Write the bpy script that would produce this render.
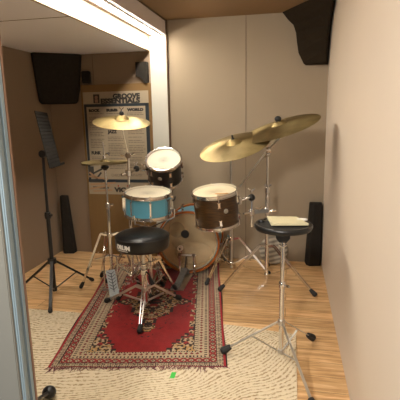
import bpy, bmesh, math, random
from mathutils import Vector, Matrix, noise
random.seed(7)
for o in list(bpy.data.objects): bpy.data.objects.remove(o)
C = bpy.context.scene.collection
S = bpy.context.scene
V = Vector
PI = math.pi

# ------------------------------------------------------------------ camera
PITCH, YAW, ROLL, F100 = 0.194718, 0.203629, -0.019658, 4.33182
cd = bpy.data.cameras.new('camera'); cam = bpy.data.objects.new('camera', cd); C.objects.link(cam)
fw = V((-math.sin(YAW)*math.cos(PITCH), math.cos(YAW)*math.cos(PITCH), -math.sin(PITCH)))
rt = fw.cross(V((0, 0, 1))).normalized(); up = rt.cross(fw)
c_, s_ = math.cos(ROLL), math.sin(ROLL)
R2 = c_*rt + s_*up; U2 = c_*up - s_*rt
M = Matrix((R2, U2, -fw)).transposed().to_4x4(); M.translation = V((0, 0, 1.43))
cam.matrix_world = M
cd.sensor_width = 36; cd.lens = 36*F100*100/400; cd.clip_start = 0.02
S.camera = cam

# ------------------------------------------------------------------ world, light, exposure
w = bpy.data.worlds.new('world'); S.world = w; w.use_nodes = True
bgn = w.node_tree.nodes['Background']
bgn.inputs[0].default_value = (0.82, 0.9, 1.0, 1); bgn.inputs[1].default_value = 0.13
S.view_settings.view_transform = 'Standard'; S.view_settings.look = 'None'
S.view_settings.exposure = 0.72; S.view_settings.gamma = 1; S.view_settings.use_curve_mapping = False
LED_POWER = 62.0
def area(name, loc, tgt, sx, sy, power, col):
    l = bpy.data.lights.new(name, 'AREA'); l.shape = 'RECTANGLE'; l.size = sx; l.size_y = sy; l.energy = power; l.color = col
    o = bpy.data.objects.new(name, l); C.objects.link(o); o.location = loc
    o.rotation_euler = (V(tgt)-V(loc)).to_track_quat('-Z', 'Y').to_euler(); return o
# added unseen lamp outside the doorway, for fill and the cymbals' wall shadow
area('fill_light', (-0.52, -0.5, 2.2), (-0.2, 2.9, 0.6), 0.28, 0.28, 42, (1.0, 0.93, 0.84))

# ------------------------------------------------------------------ room dimensions
D, XR, XL, H, ZA = 4.15, 0.329, -2.40, 2.30, 2.034     # back wall, right wall, left wall, ceiling, alcove ceiling
XF, XB, ZB = -1.31, -1.148, 2.168                       # fascia, beam right side, beam underside
Y0 = 0.92

# ------------------------------------------------------------------ materials
def lin(h):
    h = h.lstrip('#'); r = [int(h[i:i+2], 16)/255 for i in (0, 2, 4)]
    return tuple(c/12.92 if c <= .04045 else ((c+.055)/1.055)**2.4 for c in r) + (1,)
def new_mat(name):
    m = bpy.data.materials.new(name); m.use_nodes = True
    nt = m.node_tree; return m, nt, nt.nodes['Principled BSDF']
def mat(name, col, rough=.5, metal=0, var=0, scale=20, bump=0, bscale=None, spec=.5, sheen=0, stretch=None):
    m, nt, b = new_mat(name); c = lin(col) if isinstance(col, str) else col
    b.inputs['Base Color'].default_value = c; b.inputs['Roughness'].default_value = rough; b.inputs['Metallic'].default_value = metal
    b.inputs['Specular IOR Level'].default_value = spec; b.inputs['Sheen Weight'].default_value = sheen
    N = nt.nodes.new; L = nt.links.new
    if var or bump:
        tc = N('ShaderNodeTexCoord'); mp = N('ShaderNodeMapping'); L(tc.outputs['Object'], mp.inputs[0])
        if stretch: mp.inputs['Scale'].default_value = stretch
    if var:
        n = N('ShaderNodeTexNoise'); n.inputs['Scale'].default_value = scale; n.inputs['Detail'].default_value = 6
        L(mp.outputs[0], n.inputs['Vector'])
        mx = N('ShaderNodeMix'); mx.data_type = 'RGBA'
        mx.inputs[6].default_value = tuple(x*(1-var) for x in c[:3])+(1,); mx.inputs[7].default_value = tuple(min(1, x*(1+var)) for x in c[:3])+(1,)
        L(n.outputs['Fac'], mx.inputs[0]); L(mx.outputs[2], b.inputs['Base Color'])
    if bump:
        n2 = N('ShaderNodeTexNoise'); n2.inputs['Scale'].default_value = bscale or scale*3; n2.inputs['Detail'].default_value = 4
        L(mp.outputs[0], n2.inputs['Vector'])
        bp = N('ShaderNodeBump'); bp.inputs['Strength'].default_value = bump; bp.inputs['Distance'].default_value = .01
        L(n2.outputs['Fac'], bp.inputs['Height']); L(bp.outputs[0], b.inputs['Normal'])
    return m
MT = {}
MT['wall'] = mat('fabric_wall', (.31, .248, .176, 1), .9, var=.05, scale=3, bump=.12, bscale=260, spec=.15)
MT['wall_lit'] = mat('fabric_wall_lit', (.68, .585, .48, 1), .9, var=.03, scale=2, bump=.12, bscale=260, spec=.15)  # same fabric, tone raised to stand in for stronger light here
MT['wall_shaded'] = mat('fabric_wall_shaded', (.26, .19, .13, 1), .9, var=.04, scale=3, bump=.12, bscale=260, spec=.15)  # same fabric, tone lowered to paint in the dimness left of the beam
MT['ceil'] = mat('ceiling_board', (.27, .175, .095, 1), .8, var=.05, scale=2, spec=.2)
MT['alcove'] = mat('alcove_ceiling_haze_tint', (.86, .86, .93, 1), .85, var=.03, scale=2, spec=.2)  # pale bluish tone imitates the LED glare haze over this ceiling
MT['cream'] = mat('painted_fascia', '#9d8c72', .6)
MT['column'] = mat('painted_column', (.54, .525, .46, 1), .55)
MT['beamgrey'] = mat('beam_side_grey', (.72, .68, .70, 1), .6)
MT['reveal'] = mat('dark_reveal', '#5c4a3a', .8)
MT['jamb'] = mat('blue_grey_aluminium', '#8799a3', .45, metal=.15, var=.05, scale=4, stretch=(1, 1, .2))
MT['jamb2'] = mat('grey_door_panel', '#77766f', .5, var=.06, scale=3)
MT['jambbrown'] = mat('brown_seal', '#8a6a55', .7)
MT['chrome'] = mat('chrome', (.78, .77, .76, 1), .13, metal=1)
MT['steel'] = mat('brushed_steel', (.62, .6, .57, 1), .33, metal=1)
MT['greymetal'] = mat('grey_cast_metal', (.24, .245, .24, 1), .5, metal=.45, var=.15, scale=60)
MT['blackm'] = mat('black_painted_metal', (.012, .012, .012, 1), .4)
MT['rubber'] = mat('black_rubber', (.012, .012, .012, 1), .65, bump=.2, bscale=300)
MT['foam'] = mat('charcoal_foam', (.028, .024, .02, 1), .95, var=.25, scale=40, bump=.6, bscale=220, spec=.1)
MT['foam_brown'] = mat('brown_grey_foam', (.024, .017, .010, 1), .95, var=.2, scale=40, bump=.5, bscale=220, spec=.1)
MT['vinyl'] = mat('black_vinyl', (.007, .0075, .008, 1), .30, bump=.15, bscale=160)
MT['vinylside'] = mat('black_vinyl_side', (.01, .01, .01, 1), .55)
MT['white'] = mat('white_print', '#f4f3ee', .6)
MT['blue'] = mat('sky_blue_lacquer', '#5aa2bc', .28, var=.05, scale=10)
MT['black_shell'] = mat('black_lacquer', (.02, .019, .018, 1), .3)
MT['hoopwood'] = mat('amber_wood_hoop', '#a85a1c', .35, var=.3, scale=12, stretch=(1, 1, 1))
MT['badge'] = mat('silver_badge', '#a8a294', .35, metal=.5)
MT['felt'] = mat('white_felt', '#cfc9bb', .95, bump=.3, bscale=200)
MT['cardboard'] = mat('tan_cardboard', '#7e6340', .85, var=.06, scale=6, stretch=(6, 1, 1), spec=.15)
MT['posterwhite'] = mat('poster_paper', '#9f917a', .6, var=.03, scale=5)
MT['posterblue'] = mat('poster_blue', '#1b2830', .55)
MT['ink'] = mat('poster_ink', '#2a2622', .6)
MT['ink2'] = mat('poster_grey_text', '#6a5c4c', .6)
MT['woodprint'] = mat('poster_stick_print', '#a98563', .6)
MT['red'] = mat('red_print', '#a02a20', .6)
MT['skin'] = mat('poster_photo', '#8c6a58', .6)
MT['towel'] = mat('cream_cloth', '#d2cba6', .9, var=.05, scale=30, bump=.3, bscale=120)
MT['tissue'] = mat('white_tissue', '#e4e2da', .9, bump=.3, bscale=90)
MT['pillow'] = mat('cream_pillow', '#e6d6b8', .9, var=.1, scale=9, bump=.5, bscale=15)
MT['green'] = mat('green_tape', '#3fc045', .6)
MT['tray'] = mat('dark_perforated_steel', (.014, .012, .010, 1), .8, metal=0, spec=.12)
MT['fringe'] = mat('maroon_fringe', '#6a2d3d', .9, var=.3, scale=90)
MT['seam'] = mat('wall_seam', '#5d4a36', .9)
MT['cord'] = mat('charcoal_print', (.05, .045, .04, 1), .8)

def emis(name, col, st):
    m, nt, b = new_mat(name); b.inputs['Base Color'].default_value = (.9, .85, .75, 1)
    b.inputs['Emission Color'].default_value = col; b.inputs['Emission Strength'].default_value = st; return m
MT['led'] = emis('led_diffuser', (1.0, .92, .80, 1), LED_POWER)

# brown stained wood shell with vertical fade of grain
def wood_shell():
    m, nt, b = new_mat('brown_stained_shell'); N = nt.nodes.new; L = nt.links.new
    tc = N('ShaderNodeTexCoord'); mp = N('ShaderNodeMapping'); L(tc.outputs['Object'], mp.inputs[0]); mp.inputs['Scale'].default_value = (2, 2, 22)
    n = N('ShaderNodeTexNoise'); n.inputs['Scale'].default_value = 6; n.inputs['Detail'].default_value = 8; L(mp.outputs[0], n.inputs['Vector'])
    cr = N('ShaderNodeValToRGB'); e = cr.color_ramp.elements; e[0].position = .3; e[0].color = lin('#20140a'); e[1].position = .75; e[1].color = lin('#523719')
    L(n.outputs['Fac'], cr.inputs[0]); L(cr.outputs[0], b.inputs['Base Color']); b.inputs['Roughness'].default_value = .32
    return m
MT['brown_shell'] = wood_shell()

def head_mat(name, base, smudge, rad, alpha=1.0, rough=.5):
    m, nt, b = new_mat(name); N = nt.nodes.new; L = nt.links.new
    tc = N('ShaderNodeTexCoord')
    n = N('ShaderNodeTexNoise'); n.inputs['Scale'].default_value = 28; n.inputs['Detail'].default_value = 8; L(tc.outputs['Object'], n.inputs['Vector'])
    ln = N('ShaderNodeVectorMath'); ln.operation = 'LENGTH'; L(tc.outputs['Object'], ln.inputs[0])
    mr = N('ShaderNodeMapRange'); mr.inputs['From Min'].default_value = 0; mr.inputs['From Max'].default_value = rad
    mr.inputs['To Min'].default_value = 1; mr.inputs['To Max'].default_value = 0; L(ln.outputs['Value'], mr.inputs['Value'])
    mu = N('ShaderNodeMath'); mu.operation = 'MULTIPLY'; L(mr.outputs[0], mu.inputs[0]); L(n.outputs['Fac'], mu.inputs[1])
    mx = N('ShaderNodeMix'); mx.data_type = 'RGBA'; mx.inputs[6].default_value = lin(base); mx.inputs[7].default_value = lin(smudge)
    L(mu.outputs[0], mx.inputs[0]); L(mx.outputs[2], b.inputs['Base Color'])
    b.inputs['Roughness'].default_value = rough; b.inputs['Alpha'].default_value = alpha
    return m
MT['head'] = head_mat('coated_head', '#e6dcc2', '#8f8468', .08)
MT['head_brown'] = head_mat('coated_head_worn', '#e2d5b4', '#8a7448', .10)
MT['head_tom'] = head_mat('coated_head_small', '#ded6bd', '#8f8972', .06)
MT['bass_batter'] = head_mat('clear_bass_head', '#e6cda2', '#b09a74', .2, alpha=.34, rough=.3)
MT['headblack'] = mat('resonant_head', '#cbb896', .5)

def cymbal_mat():
    m, nt, b = new_mat('hammered_bronze'); N = nt.nodes.new; L = nt.links.new
    tc = N('ShaderNodeTexCoord'); n = N('ShaderNodeTexNoise'); n.inputs['Scale'].default_value = 7; n.inputs['Detail'].default_value = 7
    L(tc.outputs['Object'], n.inputs['Vector'])
    cr = N('ShaderNodeValToRGB'); e = cr.color_ramp.elements; e[0].position = .3; e[0].color = lin('#7a6840'); e[1].position = .75; e[1].color = lin('#a59365')
    L(n.outputs['Fac'], cr.inputs[0]); L(cr.outputs[0], b.inputs['Base Color'])
    b.inputs['Metallic'].default_value = .9; b.inputs['Roughness'].default_value = .48; b.inputs['Anisotropic'].default_value = .7
    tg = N('ShaderNodeTangent'); tg.direction_type = 'RADIAL'; tg.axis = 'Z'; L(tg.outputs[0], b.inputs['Tangent'])
    v = N('ShaderNodeTexVoronoi'); v.inputs['Scale'].default_value = 55; L(tc.outputs['Object'], v.inputs['Vector'])
    ln = N('ShaderNodeVectorMath'); ln.operation = 'LENGTH'; L(tc.outputs['Object'], ln.inputs[0])
    mu = N('ShaderNodeMath'); mu.operation = 'MULTIPLY'; mu.inputs[1].default_value = 900; L(ln.outputs['Value'], mu.inputs[0])
    si = N('ShaderNodeMath'); si.operation = 'SINE'; L(mu.outputs[0], si.inputs[0])
    ad = N('ShaderNodeMath'); ad.operation = 'MULTIPLY_ADD'; ad.inputs[1].default_value = .12; L(si.outputs[0], ad.inputs[0]); L(v.outputs['Distance'], ad.inputs[2])
    bp = N('ShaderNodeBump'); bp.inputs['Strength'].default_value = .16; bp.inputs['Distance'].default_value = .004
    L(ad.outputs[0], bp.inputs['Height']); L(bp.outputs[0], b.inputs['Normal'])
    return m
MT['bronze'] = cymbal_mat()

def floor_mat():
    m, nt, b = new_mat('oak_plank_floor'); N = nt.nodes.new; L = nt.links.new
    tc = N('ShaderNodeTexCoord')
    br = N('ShaderNodeTexBrick'); br.inputs['Scale'].default_value = 1; br.inputs['Brick Width'].default_value = 1.25; br.inputs['Row Height'].default_value = .14
    br.inputs['Mortar Size'].default_value = .0015; br.inputs['Color1'].default_value = (0, 0, 0, 1); br.inputs['Color2'].default_value = (1, 1, 1, 1); br.inputs['Mortar'].default_value = (.5, .5, .5, 1)
    L(tc.outputs['Object'], br.inputs['Vector'])
    mp = N('ShaderNodeMapping'); mp.inputs['Scale'].default_value = (1.6, 16, 1); L(tc.outputs['Object'], mp.inputs[0])
    ad = N('ShaderNodeVectorMath'); ad.operation = 'MULTIPLY_ADD'; ad.inputs[1].default_value = (7, 3, 5)
    L(br.outputs['Color'], ad.inputs[0]); L(mp.outputs[0], ad.inputs[2])
    n = N('ShaderNodeTexNoise'); n.inputs['Scale'].default_value = 2.2; n.inputs['Detail'].default_value = 9; n.inputs['Roughness'].default_value = .62; n.inputs['Distortion'].default_value = .6
    L(ad.outputs[0], n.inputs['Vector'])
    cr = N('ShaderNodeValToRGB'); e = cr.color_ramp.elements; e[0].position = .32; e[0].color = lin('#a67e52'); e[1].position = .66; e[1].color = lin('#eac797')
    el = cr.color_ramp.elements.new(.48); el.color = lin('#d0a673')
    L(n.outputs['Fac'], cr.inputs[0])
    hv = N('ShaderNodeHueSaturation'); L(cr.outputs[0], hv.inputs['Color'])
    mr = N('ShaderNodeMapRange'); mr.inputs['To Min'].default_value = .88; mr.inputs['To Max'].default_value = 1.1; L(br.outputs['Color'], mr.inputs['Value']); L(mr.outputs[0], hv.inputs['Value'])
    mx = N('ShaderNodeMix'); mx.data_type = 'RGBA'; mx.inputs[7].default_value = lin('#6e4e30'); L(br.outputs['Fac'], mx.inputs[0]); L(hv.outputs[0], mx.inputs[6])
    L(mx.outputs[2], b.inputs['Base Color']); b.inputs['Roughness'].default_value = .42
    bp = N('ShaderNodeBump'); bp.inputs['Strength'].default_value = .12; bp.inputs['Distance'].default_value = .003; L(n.outputs['Fac'], bp.inputs['Height']); L(bp.outputs[0], b.inputs['Normal'])
    return m
MT['floor'] = floor_mat()

def carpet_mat():
    m, nt, b = new_mat('ribbed_beige_carpet'); N = nt.nodes.new; L = nt.links.new
    tc = N('ShaderNodeTexCoord')
    n0 = N('ShaderNodeTexNoise'); n0.inputs['Scale'].default_value = 2.4; n0.inputs['Detail'].default_value = 1; L(tc.outputs['Object'], n0.inputs['Vector'])
    wv = N('ShaderNodeTexWave'); wv.wave_type = 'RINGS'; wv.rings_direction = 'SPHERICAL'; wv.inputs['Scale'].default_value = 13; wv.inputs['Distortion'].default_value = 2.4
    wv.inputs['Detail'].default_value = 2; wv.inputs['Detail Scale'].default_value = 5
    mp = N('ShaderNodeMapping'); mp.inputs['Location'].default_value = (.62, -1.75, 0); L(tc.outputs['Object'], mp.inputs[0])
    ad = N('ShaderNodeVectorMath'); ad.operation = 'MULTIPLY_ADD'; ad.inputs[1].default_value = (.25, .25, 0); L(n0.outputs['Color'], ad.inputs[0]); L(mp.outputs[0], ad.inputs[2])
    L(ad.outputs[0], wv.inputs['Vector'])
    n = N('ShaderNodeTexNoise'); n.inputs['Scale'].default_value = 55; n.inputs['Detail'].default_value = 5; L(tc.outputs['Object'], n.inputs['Vector'])
    mu = N('ShaderNodeMath'); mu.operation = 'MULTIPLY_ADD'; mu.inputs[1].default_value = 1.5; L(n.outputs['Fac'], mu.inputs[0]); 
    s = N('ShaderNodeMath'); s.operation = 'MULTIPLY'; s.inputs[1].default_value = .62; L(wv.outputs['Fac'], s.inputs[0]); L(s.outputs[0], mu.inputs[2])
    cr = N('ShaderNodeValToRGB'); e = cr.color_ramp.elements; e[0].position = .62; e[0].color = lin('#a08a69'); e[1].position = 1.0; e[1].color = lin('#dccdb0')
    L(mu.outputs[0], cr.inputs[0]); L(cr.outputs[0], b.inputs['Base Color']); b.inputs['Roughness'].default_value = .95; b.inputs['Specular IOR Level'].default_value = .1
    bp = N('ShaderNodeBump'); bp.inputs['Strength'].default_value = .7; bp.inputs['Distance'].default_value = .006; L(mu.outputs[0], bp.inputs['Height']); L(bp.outputs[0], b.inputs['Normal'])
    return m
MT['carpet'] = carpet_mat()

# ------------------------------------------------------------------ builders
def basis(n):
    n = V(n).normalized(); a = V((1, 0, 0)) if abs(n.x) < .9 else V((0, 1, 0))
    x = (a - n*a.dot(n)).normalized(); return x, n.cross(x), n
class MB:
    def __init__(s): s.bm = bmesh.new()
    def box(s, lo, hi, bev=0):
        lo, hi = V(lo), V(hi)
        return s.obox((lo+hi)/2, (V((1, 0, 0)), V((0, 1, 0)), V((0, 0, 1))), (hi-lo), bev)
    def obox(s, c, ax, dims, bev=0):
        r = bmesh.ops.create_cube(s.bm, size=1); vs = r['verts']; c = V(c)
        for v in vs: v.co = c + ax[0]*(v.co.x*dims[0]) + ax[1]*(v.co.y*dims[1]) + ax[2]*(v.co.z*dims[2])
        if bev:
            ed = list({e for v in vs for e in v.link_edges}); bmesh.ops.bevel(s.bm, geom=ed, offset=bev, segments=2, affect='EDGES')
        return s
    def bar(s, a, b, wd, th, upv=(0, 0, 1), bev=0):
        a, b = V(a), V(b); d = (b-a); L = d.length; d.normalize(); side = d.cross(V(upv)).normalized(); u = side.cross(d)
        return s.obox((a+b)/2, (side, d, u), (wd, L, th), bev)
    def tube(s, pts, r, seg=10, cap=True):
        pts = [V(p) for p in pts]; rs = r if isinstance(r, (list, tuple)) else [r]*len(pts)
        rings = []; prev = None
        for i, p in enumerate(pts):
            d = (pts[min(i+1, len(pts)-1)] - pts[max(i-1, 0)]).normalized()
            if prev is None: x, y, _ = basis(d)
            else:
                x = (prev - d*prev.dot(d)).normalized(); y = d.cross(x)
            prev = x
            rings.append([s.bm.verts.new(p + (x*math.cos(2*PI*k/seg) + y*math.sin(2*PI*k/seg))*rs[i]) for k in range(seg)])
        for a, b in zip(rings, rings[1:]):
            for k in range(seg): s.bm.faces.new((a[k], a[(k+1) % seg], b[(k+1) % seg], b[k]))
        if cap:
            s.bm.faces.new(rings[0][::-1]); s.bm.faces.new(rings[-1])
        return s
    def lathe(s, prof, c, n, seg=48, close=False):
        x, y, n = basis(n); c = V(c); rings = []
        for (r, h) in prof:
            if r < 1e-6: rings.append([s.bm.verts.new(c+n*h)])
            else: rings.append([s.bm.verts.new(c + n*h + (x*math.cos(2*PI*k/seg)+y*math.sin(2*PI*k/seg))*r) for k in range(seg)])
        prs = list(zip(rings, rings[1:]))
        if close: prs.append((rings[-1], rings[0]))
        for a, b in prs:
            for k in range(seg):
                k2 = (k+1) % seg
                if len(a) == 1 and len(b) == 1: continue
                if len(a) == 1: s.bm.faces.new((a[0], b[k], b[k2]))
                elif len(b) == 1: s.bm.faces.new((a[k], a[k2], b[0]))
                else: s.bm.faces.new((a[k], a[k2], b[k2], b[k]))
        return s
    def ball(s, c, r, sc=(1, 1, 1), seg=12):
        q = bmesh.ops.create_uvsphere(s.bm, u_segments=seg, v_segments=seg//2+2, radius=r)
        for v in q['verts']: v.co = V(c) + V((v.co.x*sc[0], v.co.y*sc[1], v.co.z*sc[2]))
        return s
    def prism(s, sections):
        """loft closed polygons (lists of points) through each other"""
        rings = [[s.bm.verts.new(V(p)) for p in sec] for sec in sections]; n = len(rings[0])
        for a, b in zip(rings, rings[1:]):
            for k in range(n): s.bm.faces.new((a[k], a[(k+1) % n], b[(k+1) % n], b[k]))
        s.bm.faces.new(rings[0][::-1]); s.bm.faces.new(rings[-1]); return s
    def build(s, name, m, parent=None, loc=None, label=None, smooth=True, sub=0):
        bmesh.ops.recalc_face_normals(s.bm, faces=s.bm.faces)
        if parent is not None: org = V(parent['_org'])
        else: org = V(loc) if loc is not None else V((0, 0, 0))
        bmesh.ops.translate(s.bm, vec=-org, verts=s.bm.verts)
        if loc is not None and parent is not None:
            lo = V(loc)-org; bmesh.ops.translate(s.bm, vec=-lo, verts=s.bm.verts)
        me = bpy.data.meshes.new(name); s.bm.to_mesh(me); s.bm.free()
        me.materials.append(m)
        o = bpy.data.objects.new(name, me); C.objects.link(o)
        if parent is not None:
            o.parent = parent
            if loc is not None: o.location = V(loc)-org; o['_org'] = list(V(loc))
            else: o['_org'] = list(org)
        else: o.location = org; o['_org'] = list(org)
        if smooth:
            for p in me.polygons: p.use_smooth = True
            try: me.set_sharp_from_angle(angle=math.radians(35))
            except Exception: pass
        if sub:
            md = o.modifiers.new('sub', 'SUBSURF'); md.levels = sub; md.render_levels = sub
        if label: o['label'] = label
        return o
def tag(o, label, cat, group=None, kind=None):
    if label: o['label'] = label
    if cat: o['category'] = cat
    if group: o['group'] = group
    if kind: o['kind'] = kind
    return o
def thing(name, loc, label, cat, group=None):
    o = bpy.data.objects.new(name, None); C.objects.link(o); o.location = loc; o['_org'] = list(loc); o.empty_display_size = .05
    return tag(o, label, cat, group)
def struct(mb, name, m, smooth=False, parent=None):
    o = mb.build(name, m, parent=parent, smooth=smooth)
    if parent is None: o['kind'] = 'structure'
    return o
def text_mesh(txt, size, bold=0.0, extrude=.0006):
    cu = bpy.data.curves.new('t', 'FONT'); cu.body = txt; cu.size = size; cu.offset = bold; cu.extrude = extrude; cu.resolution_u = 3
    ob = bpy.data.objects.new('t', cu); C.objects.link(ob)
    bpy.context.view_layer.update()
    me = bpy.data.meshes.new_from_object(ob.evaluated_get(bpy.context.evaluated_depsgraph_get()))
    vs = [v.co.copy() for v in me.vertices]; fs = [tuple(p.vertices) for p in me.polygons]
    bpy.data.objects.remove(ob); bpy.data.curves.remove(cu); bpy.data.meshes.remove(me)
    return vs, fs
def add_raw(mb, vs, fs):
    bv = [mb.bm.verts.new(v) for v in vs]
    for f in fs:
        try: mb.bm.faces.new([bv[i] for i in f])
        except ValueError: pass
    return mb

# ------------------------------------------------------------------ room shell
struct(MB().box((XL-.1, Y0, -.08), (XR+.1, D+.1, 0)), 'floor', MT['floor'])
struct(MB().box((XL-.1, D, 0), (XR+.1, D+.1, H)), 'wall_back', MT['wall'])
struct(MB().box((XL, D-.004, 0), (XF+.002, D, ZA)), 'wall_back_alcove_shade', MT['wall_shaded'])  # thin darker panel added to paint the alcove's shade onto the back wall
struct(MB().box((XR, .0, 0), (XR+.1, D, H)), 'wall_right', MT['wall_lit'])
struct(MB().box((XL-.1, Y0, 0), (XL, D, H)), 'wall_left', MT['wall_shaded'])
struct(MB().box((XL-.1, Y0-.08, 0), (-.95, Y0, H)), 'wall_front', MT['wall_shaded'])
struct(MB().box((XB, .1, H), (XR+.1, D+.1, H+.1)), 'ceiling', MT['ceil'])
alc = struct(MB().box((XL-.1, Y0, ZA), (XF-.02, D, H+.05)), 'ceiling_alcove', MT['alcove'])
struct(MB().box((XF, .5, ZB), (XB, D, H+.1)), 'trim_beam', MT['beamgrey'])
struct(MB().box((XF-.02, .5, ZA-.004), (XF, D, H+.05)), 'trim_fascia', MT['cream'])
struct(MB().box((XF+.002, .5, ZB-.006), (XF+.03, D, ZB)), 'trim_reveal', MT['reveal'])
struct(MB().box((XB, .5, H-.012), (XB+.006, D, H)), 'trim_beam_edge', MT['reveal'])
struct(MB().box((XF+.003, D-.035, 0), (XB, D, ZB)), 'trim_column', MT['column'])
struct(MB().box((XB, D-.03, 0), (XB+.012, D, H)), 'trim_column_edge', MT['seam'])
struct(MB().box((-.4025, D-.003, 0), (-.3985, D, H)), 'trim_wall_seam', MT['seam'])
struct(MB().box((XF-.6, D-.006, 0), (XF-.597, D-.004, ZA)), 'trim_wall_seam_left', MT['seam'])
struct(MB().box((XL, 2.6, ZA-.002), (XF-.02, 2.604, ZA)), 'trim_alcove_seam', MT['seam'])
# door frame on the left, close to the camera
jx = -.648
struct(MB().box((jx-.03, .922, 0), (jx, .930, H), .001), 'door_seal', MT['jambbrown'])
struct(MB().box((jx-.05, .905, 0), (jx, .922, H), .003).box((jx-.05, .893, 0), (jx-.003, .906, H), .003).box((jx-.05, .878, 0), (jx+.001, .893, H), .003), 'door_frame', MT['jamb'])
struct(MB().box((-.96, .868, 0), (jx-.006, .878, H), .002), 'door_panel', MT['jamb2'])

# ------------------------------------------------------------------ LED strip
led = thing('led_strip_light', (-1.215, 2.4, ZB-.001), 'long warm white LED strip light running along the underside of the ceiling beam', 'light')
MB().box((-1.243, .6, ZB-.012), (-1.187, D-.045, ZB-.001)).build('housing', MT['white'], led, smooth=False)
MB().box((-1.236, .6, ZB-.02), (-1.194, D-.05, ZB-.0122)).build('diffuser', MT['led'], led, smooth=False)

# ------------------------------------------------------------------ carpet and rug
cb = MB(); pts = [(-2.39, 2.79), (-1.93, 2.745), (-.37, 2.735), (.071, 2.675), (.062, 1.0), (-2.39, 1.0)]
cb.prism([[(x, y, .0) for x, y in pts], [(x, y, .009) for x, y in pts]])
tag(cb.build('beige_carpet', MT['carpet'], loc=(-.9, 1.9, 0), smooth=False), 'beige carpet with wavy ribbed texture on the wooden floor under the red rug', 'carpet')

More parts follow.
